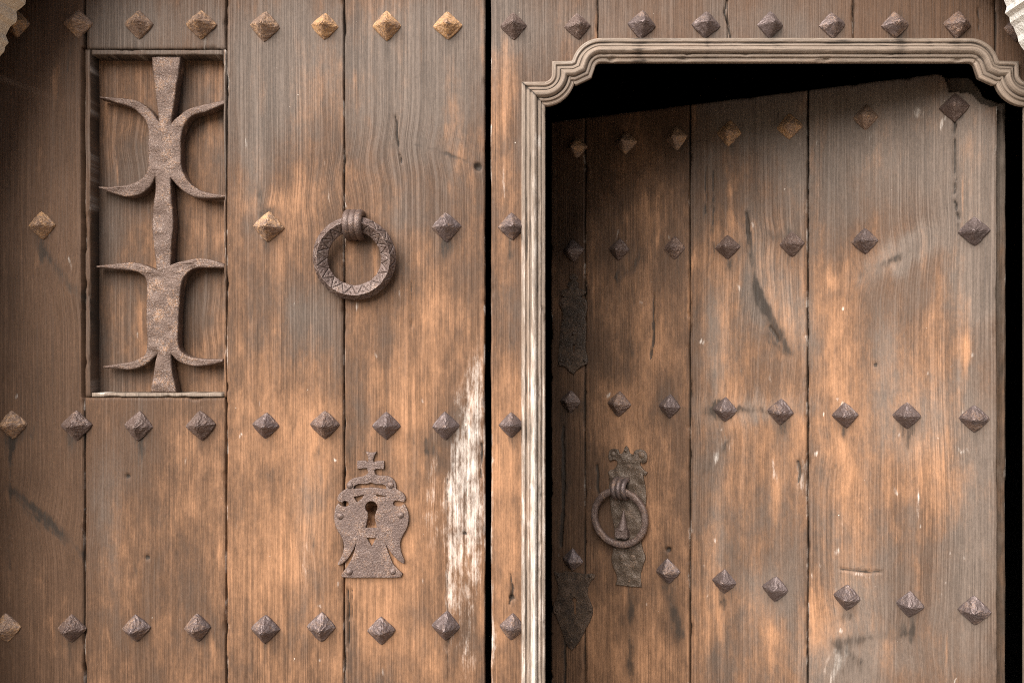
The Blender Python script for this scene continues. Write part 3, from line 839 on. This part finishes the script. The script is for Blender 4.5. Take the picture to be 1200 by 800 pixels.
for k, off in enumerate((-6.4, 0, 6.4)):
    path = []
    for i in range(17):
        a = math.pi * i / 16
        path.append(((off - 1) * PX, -(1 + 29 * math.sin(a) ** .8 if 0 < i < 16 else 0) * PX, (38.5 + 13.5 * math.cos(a)) * PX))
    v_, f_ = tube('', path, 5.0 * PX, None, None, seg=12)
    b0 = len(vs); vs += v_; fs += [tuple(b0 + q for q in f) for f in f_]
mesh_obj('staple', vs, fs, M_IRON, kn, smooth=True)

# ---- crowned lock plate
def zc(pts, ox, oy, k): return [(ox + a / k, oy + b / k) for a, b in pts]
lockpts = [(135,722),(140,735),(200,737),(290,735),(380,737),(445,735),(453,715),(428,692),(404,665),(392,635),(378,600),(366,560),(380,588),(404,620),(434,650),(460,666),(466,650),(455,625),(446,600),(440,560),(447,535),(460,510),(474,485),(484,455),(487,420),(483,395),(475,372),(462,352),(445,366),(425,368),(408,362),(404,350),(410,340),(425,335),(442,340),(462,345),(472,325),(462,302),(440,286),(420,276),(422,255),(414,234),(395,215),(372,208),(350,208),(318,205),(310,195),(308,176),(320,172),(357,174),(360,150),(357,130),(318,132),(304,138),(300,122),(318,84),(290,88),(262,82),(278,120),(274,138),(258,128),(220,130),(216,150),(219,172),(268,168),(276,190),(262,206),(240,213),(215,216),(190,224),(172,238),(162,258),(164,274),(140,288),(122,304),(114,322),(118,338),(140,348),(150,338),(165,340),(175,352),(172,364),(155,370),(135,364),(120,350),(108,366),(101,390),(98,430),(104,468),(118,496),(134,520),(146,548),(150,580),(144,610),(130,640),(117,662),(120,672),(150,660),(172,635),(194,600),(213,560),(204,600),(187,645),(166,680),(148,702)]
hole1 = [(198,275),(206,258),(225,250),(262,251),(290,243),(315,251),(350,252),(368,260),(370,278),(330,272),(290,268),(240,273)]
hole2 = [(200,318),(230,312),(256,306),(240,328),(218,346)]
hole3 = [(308,302),(340,308),(374,313),(350,318),(325,316)]
keyh = [(292 + 32 * math.cos(math.radians(a)), 372 + 32 * math.sin(math.radians(a))) for a in range(128, 128 + 285, 15)] + [(309,425),(320,478),(262,478),(274,425)]
tri_h = [(268,530),(316,530),(293,574)]
KL = 578 / 130
lock = bpy.data.objects.new('lock_plate', None); lock.empty_display_size = .05; lock.location = P(435, 605); link(lock, left)
lock['label'] = 'rusty crowned lock plate with cross and keyhole'
def ll(a, b, y): return ((a - 435) * PX, y * PX, -(b - 605) * PX)
plate('escutcheon', [smooth_line(zc(lockpts, 370, 510, KL), it=1, keep=50)] + [zc(h_, 370, 510, KL) for h_ in (hole1, hole2, hole3, keyh, tri_h)], ll, 3.6, M_IRON, lock, bevel=.55, bow=.5)
for p in ((180,258),(393,256),(130,417),(445,411),(178,706),(402,704)):
    q = zc([p], 370, 510, KL)[0]
    dome('rivet', q, 4.2, 2.8, lambda a, b, y: ll(a, b, y - 3.4), M_IRON, lock)

# ---- its studs
for x, y, m in ((20,28,M_RUST),(92,28,M_RUST),(163,29,M_RUST),(236,29,M_RUST),(311,31,M_RUST),(381,31,M_RUST),(453,31,M_RUST),(525,31,M_RUST),
                (50,264,M_RUST),(314.5,266,M_RUST),(523,266,M_STUD),
                (15,498,M_RUST),(90,498,M_IRON),(163,499,M_IRON),(236,498,M_IRON),(312,498,M_STUD),(381,497,M_IRON),(453,499,M_STUD),(522,499,M_STUD),
                (8,735,M_RUST),(84,736,M_IRON),(160,735,M_STUD),(232,735,M_STUD),(311,736,M_STUD),(377,734,M_STUD),(447,738,M_STUD),(523,733,M_STUD)):
    put_stud(P(x, y), left, m)

# ================================================================== THE RIGHT LEAF, with the wicket's opening
right = empty('door_leaf', (0, 0, 0), 'fixed right leaf of brown plank door with carved moulding around its open wicket', 'door')
def arc(cx, cy, r, a0, a1, n_):
    return [(cx + r * math.cos(math.radians(a0 + (a1 - a0) * i / n_)), cy + r * math.sin(math.radians(a0 + (a1 - a0) * i / n_))) for i in range(n_ + 1)]
MX = 919.0
half = [(611, 97.5), (636, 97.5)] + arc(637.5, 88.5, 9, 82, 4, 10) + [(647, 73.5)] + [(669, 73)] + arc(704, 81.5, 35, 195, 270, 12)
path_top = half + [(2 * MX - x, y) for x, y in half[::-1]]
full = [(611, BOT)] + path_top + [(2 * MX - 611, BOT)]
def inside(px, py, poly):
    px, py = np.asarray(px, float), np.asarray(py, float)
    c = np.zeros(px.shape, bool)
    n_ = len(poly)
    for i in range(n_):
        (x0, y0), (x1, y1) = poly[i - 1], poly[i]
        if y0 == y1: continue
        m = ((y0 > py) != (y1 > py)) & (px < (x1 - x0) * (py - y0) / (y1 - y0) + x0)
        c ^= m
    return c
def offset(pl, d):
    """mitred offset towards the opening (to the right hand when walking up the left side and over)"""
    out_ = []
    for i, p in enumerate(pl):
        p = Vector(p)
        t0 = (p - Vector(pl[i - 1])).normalized() if i else None
        t1 = (Vector(pl[i + 1]) - p).normalized() if i < len(pl) - 1 else None
        t0 = t0 or t1; t1 = t1 or t0
        n0, n1 = Vector((-t0.y, t0.x)), Vector((-t1.y, t1.x))
        b = (n0 + n1); b = b / max(.35, (1 + n0.dot(n1)))
        out_.append((p.x + b.x * d, p.y + b.y * d))
    return out_
cut = offset(full, 13.0)
cutpoly = cut + [(cut[-1][0], 3000), (cut[0][0], 3000)]
hole = lambda u, v: ~inside(u, v, cutpoly)
def plankR(x0, x1, y0, y1, seed, **kw):
    return board('plank', grid(x0, x1, STEP), tall(y0, y1) if (y0 < -24 or y1 > 824) else grid(y0, y1, STEP), mi, mloc, right, M_DOOR, seed, keep=hole, thick=24, **kw)
plankR(575.4, 700.4, TOP, BOT, 21, base=(.02, .05, .03, 0), edge=(1, 1, 0, 0))
plankR(701.4, 852.8, TOP, 66, 22, base=(-.45, .08, 0, .08), edge=(1, 0, 0, 0))
plankR(853.2, 999.6, TOP, 66, 23, base=(-.45, .05, 0, .12), edge=(0, 1, 0, 0))
plankR(1000.8, 1166.0, TOP, 140, 24, base=(-.45, -.1, 0, .22), edge=(1, 1, 0, 0))
plankR(1167.0, 1262.0, TOP, BOT, 25, base=(-.5, -.25, 0, .3), edge=(1, 1, 0, 0))

# ---- moulding
PROF = [(0,2),(0,-6.5),(.9,-7.8),(3.6,-8.2),(4.6,-7.6),(5.0,-5.6),(5.8,-5.8),(7.4,-7.4),(8.8,-9.4),(9.5,-9.2),(9.9,-8.0),(10.5,-9.8),(11.6,-12.6),(13.0,-14.4),(14.6,-15.0),(16.2,-14.3),(17.6,-12.3),(18.5,-9.8),(18.9,-7.6),(19.5,-8.3),(20.6,-9.3),(21.8,-9.3),(22.8,-8.2),(23.2,-6.0),(24.0,-6.2),(25.6,-6.3),(27.2,-5.6),(28.0,-4.2),(27.6,2.5),(22,7)]
def refine(pr, stp=.9):
    out_ = []
    for (a, b), (c, d) in zip(pr[:-1], pr[1:]):
        m = max(1, int(math.hypot(c - a, d - b) / stp))
        out_ += [(a + (c - a) * k / m, b + (d - b) * k / m) for k in range(m)]
    return out_ + [pr[-1]]
PROF = refine([(a, b * .82 if b < 0 else b) for a, b in PROF])
def moulding(pl, lo, hi, seed, base, extra=None, label=None):
    """pl: the whole path; lo..hi: indices of the run this piece covers (mitred to its neighbours)"""
    P0 = [offset(pl, a) for a, _ in PROF]
    rows = []
    # resample straight runs so grain and wear can vary along them
    ts = []
    for i in range(lo, hi):
        L = math.hypot(pl[i + 1][0] - pl[i][0], pl[i + 1][1] - pl[i][1])
        far = pl[i][1] > 830 or pl[i + 1][1] > 830
        m = max(1, int(L / 3.0))
        ts += [(i, k / m) for k in range(m)]
    ts.append((hi - 1, 1.0))
    arcl = 0; prev = None
    vs, uvw, img = [], [], []
    for i, t in ts:
        c = (pl[i][0] + (pl[i + 1][0] - pl[i][0]) * t, pl[i][1] + (pl[i + 1][1] - pl[i][1]) * t)
        if prev: arcl += math.hypot(c[0] - prev[0], c[1] - prev[1])
        prev = c
        for j, (a, b) in enumerate(PROF):
            x = P0[j][i][0] + (P0[j][i + 1][0] - P0[j][i][0]) * t; y = P0[j][i][1] + (P0[j][i + 1][1] - P0[j][i][1]) * t
            vs.append((x, b, y)); uvw.append((a * 1.9 + abs(b) * 1.2, arcl, a)); img.append((x, y))
    vs, uvw, img = np.array(vs), np.array(uvw), np.array(img)
    m = len(PROF)
    wear = fbm(uvw[:, 0] / 5, uvw[:, 1] / 26, 90 + seed)
    front = vs[:, 1] < 0
    chip = 3.0 * sstep(.66, .84, fbm(uvw[:, 2] / 7, uvw[:, 1] / 18, 95 + seed)) * (uvw[:, 2] > 19)
    dy = np.where(front, 1.1 * (wear - .5) + chip + .8 * (fbm(uvw[:, 1] / 60, uvw[:, 1] * 0, 97 + seed) - .5), 0)
    Y = vs[:, 1] + dy
    X, _, Z = mloc(vs[:, 0], vs[:, 2], Y)
    f = wood_fields(img[:, 0], img[:, 1], uvw[:, 0], uvw[:, 1], seed, base)
    if extra: extra(f, img, uvw)
    for i_ in (lo, hi):
        if 0 < i_ < len(pl) - 1: f['stain_shade'] = f['stain_shade'] + .8 * np.exp(-np.abs(uvw[:, 1] - (0 if i_ == lo else arcl)) / 1.6)
    # darker in the quirks of the profile
    prof_b = np.array([b for _, b in PROF]); loc = prof_b - (np.roll(prof_b, 3) + np.roll(prof_b, -3)) / 2
    f['stain_shade'] = f['stain_shade'] + np.tile(np.clip(loc, 0, 2) * .27, len(ts))
    f['stain_shade'] = f['stain_shade'] + .4 * sstep(.62, .76, fbm(uvw[:, 0] / 3, uvw[:, 1] / 46, 130 + seed)) + .25 * sstep(.5, .7, fbm(uvw[:, 0] / 8, uvw[:, 1] / 30, 133 + seed))
    f['bleach'] = f['bleach'] + np.tile(np.clip(-loc, 0, 1.2) * .12, len(ts)) - .01
    gi = np.arange(len(vs)).reshape(len(ts), m)
    F = np.stack([gi[:-1, :-1], gi[:-1, 1:], gi[1:, 1:], gi[1:, :-1]], -1).reshape(-1, 4)
    return mesh_obj('moulding', np.stack([X, Y * PX, Z], 1), F.tolist(), M_MOULD, right, smooth=True, attrs=f, label=label)
nfull = len(full)
def bleach_post(f, img, uvw):
    k = sstep(380, 520, img[:, 1]) * .30 + sstep(110, 300, img[:, 1]) * .24
    rnd = np.exp(-((uvw[:, 2] - 15.0) / 5.0) ** 2) * .42 + np.exp(-((uvw[:, 2] - 2.5) / 2) ** 2) * .18 + np.exp(-((uvw[:, 2] - 26) / 2) ** 2) * .15
    f['bleach'] = f['bleach'] + k * .25 - .06 + rnd * (.25 + 2.0 * k)
    f['grey'] = f['grey'] + .5
    f['orange'] = f['orange'] * .5
def top_wear(f, img, uvw):
    f['grey'] = f['grey'] + .25
    f['orange'] = f['orange'] * .3 - .1
    f['bleach'] = f['bleach'] + .12 * np.exp(-((uvw[:, 2] - 2) / 2) ** 2)
moulding(full, 0, 1, 31, (0, .2, .05, 0), bleach_post, label='bleached upright moulding')
moulding(full, 1, nfull - 2, 32, (-.1, .2, 0, 0), top_wear)
moulding(full, nfull - 2, nfull - 1, 33, (-.2, .2, 0, 0), top_wear)

for x, y, m in ((602,31,M_IRON),(677,31,M_IRON),(752,30,M_STUD),(827,30,M_STUD),(902,30,M_STUD),(975,30,M_STUD),(1049,30,M_STUD),(1122,29,M_IRON),(1191,34,M_IRON),(600,266,M_STUD),(599,498,M_STUD),(600,734,M_STUD)):
    put_stud(P(x, y), right, m, size=.93)

# ================================================================== THE WICKET, standing ajar
wick = empty('wicket_door', (HX * PX, HY * PX, 0), 'small brown wicket door standing ajar inside the carved moulding', 'door', rz=-TH)
def wi(u, v): return Wimg(u, -v)                       # here v runs down from camera level
def wl(u, v, y): return -u * PX, y * PX, CZ - v * PX
ULEN = 604.0
topw = W(1000, 99)[1]
def wcol(px): return W(px, 400)[0]
joint = [0, wcol(946.3), wcol(808.3), wcol(685.5), ULEN]
uA, wA = W(1101, 90); uB, wB = W(1112, 108); uC, wC = W(1139, 109.5); uD, wD = W(1150, 121.5); uE, wE = W(1167, 126)
corner_poly = [(uA + 3, topw + 60), (uA, topw - 1), (uA - 5, topw - 5), (uB + 2, wB + 8), (uB, wB), (uC, wC), (uC - 3, wC - 6), (uD + 3, wD + 3), (uD, wD), (uE + 5, wE + 1), (-30, wE), (-30, topw + 60)]
wkeep = lambda u, v: ~inside(u, -v, corner_poly)
wb = [(-.20, .16, 0, .0), (-.10, .14, 0, .03), (-.06, -.12, 0, .08), (-.25, -.2, 0, .18)]
for k in range(4):
    a, b = joint[k] + (.9 if k else 0), joint[k + 1] - .9
    v0 = -topw
    vs_ = np.concatenate([grid(v0, 430 * 1.3, STEP * 1.35), grid(430 * 1.3, BOT - 400 - 4, 40)[1:]])
    board('plank', grid(a, b, STEP * 1.05), vs_, wi, wl, wick, M_DOOR, 41 + k, thick=14, base=wb[k], edge=(1, 1, 1, 0), keep=wkeep if k == 0 else None)
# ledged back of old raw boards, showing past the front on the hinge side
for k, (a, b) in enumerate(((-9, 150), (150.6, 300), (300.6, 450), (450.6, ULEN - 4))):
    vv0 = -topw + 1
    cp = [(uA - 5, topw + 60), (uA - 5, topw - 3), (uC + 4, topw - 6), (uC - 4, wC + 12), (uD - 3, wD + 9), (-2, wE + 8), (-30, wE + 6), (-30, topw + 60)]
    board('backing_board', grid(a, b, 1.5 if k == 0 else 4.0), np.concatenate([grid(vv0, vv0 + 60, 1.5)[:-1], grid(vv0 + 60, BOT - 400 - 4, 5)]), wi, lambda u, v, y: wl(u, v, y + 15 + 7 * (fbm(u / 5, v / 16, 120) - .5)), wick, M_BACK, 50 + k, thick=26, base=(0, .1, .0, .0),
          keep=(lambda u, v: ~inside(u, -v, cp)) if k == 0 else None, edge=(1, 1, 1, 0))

# ---- studs
WS = [(1119,126,M_IRON),(1015,138,M_RUST),(925,149,M_RUST),(855,156,M_RUST),(793,162,M_RUST),(733,167,M_RUST),(676,173,M_RUST),
      (1142,271,M_STUD),(1014,283,M_STUD),(928,286,M_IRON),(853,290,M_IRON),(791,291,M_IRON),(726,292,M_IRON),(672,294,M_IRON),
      (1142,490,M_STUD),(1063,487,M_STUD),(991,486,M_STUD),(915,482,M_STUD),(850,480,M_STUD),(785,476,M_STUD),(726,473,M_IRON),(669,470,M_IRON),
      (1142,715,M_STUD),(1066,708,M_STUD),(993,699,M_STUD),(909,689,M_STUD),(849,681,M_STUD),(783,669,M_STUD),(671,656,M_STUD)]
for x, y, m in WS:
    u, w = W(x, y)
    put_stud(WL(u, w), wick, m, size=1.02)

# ---- ring pull with its worn plate
def wplate(name, poly, ox, oy, k, thick, mat, parent, org, holes=(), bevel=.5, label=None, bow=.6, it=1, keep=55):
    def conv(pts):
        return [(-W(ox + a / k, oy + b / k)[0], -W(ox + a / k, oy + b / k)[1]) for a, b in pts]
    def to3(a, b, y): return ((a - org[0]) * PX, y * PX, -(b - org[1]) * PX)
    return plate(name, [smooth_line(conv(poly), it=it, keep=keep)] + [conv(h_) for h_ in holes], to3, thick, mat, parent, bevel=bevel, label=label, bow=bow)
KR = 505 / 120
ou, ow = W(731, 605)
org = (-ou, -ow)
pull = bpy.data.objects.new('ring_pull', None); pull.empty_display_size = .05; pull.location = WL(ou, ow); link(pull, wick)
pull['label'] = 'plain iron ring on a worn scrolled plate'
pb = [(143,80),(150,68),(170,64),(192,68),(197,88),(208,90),(216,78),(219,62),(228,50),(240,60),(244,84),(254,92),(265,92),(268,78),(280,68),(305,66),(328,82),(334,110),(328,132),(310,138),(300,128),(296,142),(306,158),(318,172),(333,180),(326,196),(314,192),(318,225),(325,260),(330,330),(318,400),(306,470),(302,520),(310,560),(327,600),(312,640),(298,690),(306,746),(262,744),(210,738),(176,732),(188,704),(178,670),(165,645),(156,612),(164,575),(172,530),(172,470),(160,400),(150,330),(143,260),(150,200),(140,182),(150,168),(170,166),(188,142),(184,122),(165,118),(152,128),(140,112)]
wplate('back_plate', pb, 680, 510, KR, 3.4, M_BROWN, pull, org, bow=2.6, bevel=.9)
for a_, b_, r_ in ((166, 92, 4.6), (305, 95, 5.2), (228, 74, 2.6), (318, 182, 2.4), (244, 716, 2.2), (205, 600, 5.0), (262, 600, 5.0)):
    u_, w_ = W(680 + a_ / KR, 510 + b_ / KR)
    dome('rivet', (-u_ - org[0], -w_ - org[1]), r_, 1.8, lambda a, b, y: (a * PX, (y - 3.2) * PX, -b * PX), M_BROWN, pull)
cu_, cw_ = W(680 + 210 / KR, 510 + 398 / KR)
rin = abs(W(680 + 318 / KR, 605)[0] - W(680 + 104 / KR, 605)[0]) / 2
rout = abs(W(680 + 351 / KR, 605)[0] - W(680 + 69 / KR, 605)[0]) / 2
tz = math.radians(4)
def ringR(x, z, h):
    yy = -(h + 6) * np.cos(tz) - (z + rout) * np.sin(tz)
    return (x - (cu_ - ou)) * PX, yy * PX, (z * np.cos(tz) + (cw_ - ow)) * PX
ring_mesh('ring', [(rin, 3), (rin + 1.2, 8), (rout - 1.5, 8.5), (rout, 5), (rout - 1, 0), (rin + 1, 0)], 160, ringR, M_IRON, pull, seed=5)
su, sw = W(680 + 213 / KR, 510 + 258 / KR)
vs, fs = [], []
for off in (-7.5, 0, 7.5):
    path = []
    for i in range(17):
        a = math.pi * i / 16
        path.append(((ou - su + off) * PX, (-(2 + 20 * math.sin(a) ** .8) if 0 < i < 16 else 0) * PX, (sw - ow + 13.0 * math.cos(a)) * PX))
    v_, f_ = tube('', path, 4.2 * PX, None, None, seg=10)
    b0 = len(vs); vs += v_; fs += [tuple(b0 + q for q in f) for f in f_]
mesh_obj('staple', vs, fs, M_STUD, pull, smooth=True)
# the spiked strike below the staple: a squared foot carrying a ringed cone
bu, bw = W(680 + 218 / KR, 510 + 478 / KR)
tu, tw = W(680 + 222 / KR, 510 + 366 / KR)
prof = []
H = (tw - bw)
for i in range(15):
    t = i / 14
    prof.append((t, (1 - t) ** 1.1 * 7.6 + .7 + (.55 if i % 2 else 0)))
pth = [((ou - bu - (tu - bu) * t) * PX, -(7.5 - 1.5 * t) * PX, (bw - ow + H * (.12 + .88 * t)) * PX) for t, _ in prof]
vs, fs = tube('', pth, [r * PX for _, r in prof], None, None, seg=10)
mesh_obj('strike_spike', vs, fs, M_IRON, pull, smooth=True)
bm = bmesh.new()
box_bm(bm, (ou - bu - 9.5) * PX, (ou - bu + 9.5) * PX, -15 * PX, 1 * PX, (bw - ow - 7) * PX, (bw - ow + 8) * PX)
bmesh.ops.bevel(bm, geom=bm.edges[:], offset=1.8 * PX, segments=2, affect='EDGES')
bm_obj('strike_foot', bm, M_IRON, pull)

# ---- the two blackened lock plates by the free edge
up = [(165,742),(180,718),(200,705),(222,690),(245,680),(247,655),(243,630),(232,600),(236,520),(240,450),(232,420),(240,380),(246,340),(240,305),(222,296),(205,290),(228,278),(240,262),(215,246),(190,240),(195,215),(185,200),(176,196),(190,182),(190,166),(176,162),(165,153),(152,162),(140,165),(142,185),(155,196),(136,202),(126,220),(138,240),(110,248),(88,258),(84,278),(110,290),(86,304),(80,325),(86,345),(100,370),(105,400),(94,430),(88,480),(82,560),(78,620),(72,655),(80,690),(100,694),(120,700),(135,722)]
slot = [(158,570),(172,570),(170,615),(160,615)]
u0, w0 = W(672, 380)
ulp = wplate('upper_lock_plate', up, 640, 290, 5, 3.0, M_DARK, wick, (0, 0), holes=(slot,), bow=.8, label='tall blackened scrolled lock plate')
lo = [(50,292),(70,302),(95,302),(120,290),(150,298),(180,300),(225,312),(262,306),(290,312),(290,328),(270,345),(255,370),(246,400),(246,430),(255,458),(265,480),(276,510),(276,540),(268,572),(252,600),(235,630),(218,665),(200,700),(178,730),(156,756),(140,742),(128,728),(105,670),(85,610),(65,560),(48,532),(46,505),(52,480),(64,455),(72,430),(76,400),(74,370),(64,340),(54,318)]
kh2 = [(170 + 14 * math.cos(math.radians(a)), 462 + 18 * math.sin(math.radians(a))) for a in range(120, 421, 30)] + [(182, 545), (166, 545)]
llp = wplate('lower_lock_plate', lo, 640, 610, 5, 3.0, M_DARK, wick, (0, 0), holes=(kh2,), bow=.8, label='shield shaped blackened lock plate')
for nm, pts_ in ((ulp, ((102, 330), (228, 330), (165, 505), (92, 662), (232, 662))), (llp, ((75, 318), (262, 322), (150, 700), (66, 520), (262, 520)))):
    oy_ = 290 if nm is ulp else 610
    for a_, b_ in pts_:
        u_, w_ = W(640 + a_ / 5, oy_ + b_ / 5)
        dome('rivet', (-u_, -w_), 2.8, 2.2, lambda a, b, y: (a * PX, (y - 2.9) * PX, -b * PX), M_DARK, nm)
ulp.location.z = llp.location.z = CZ
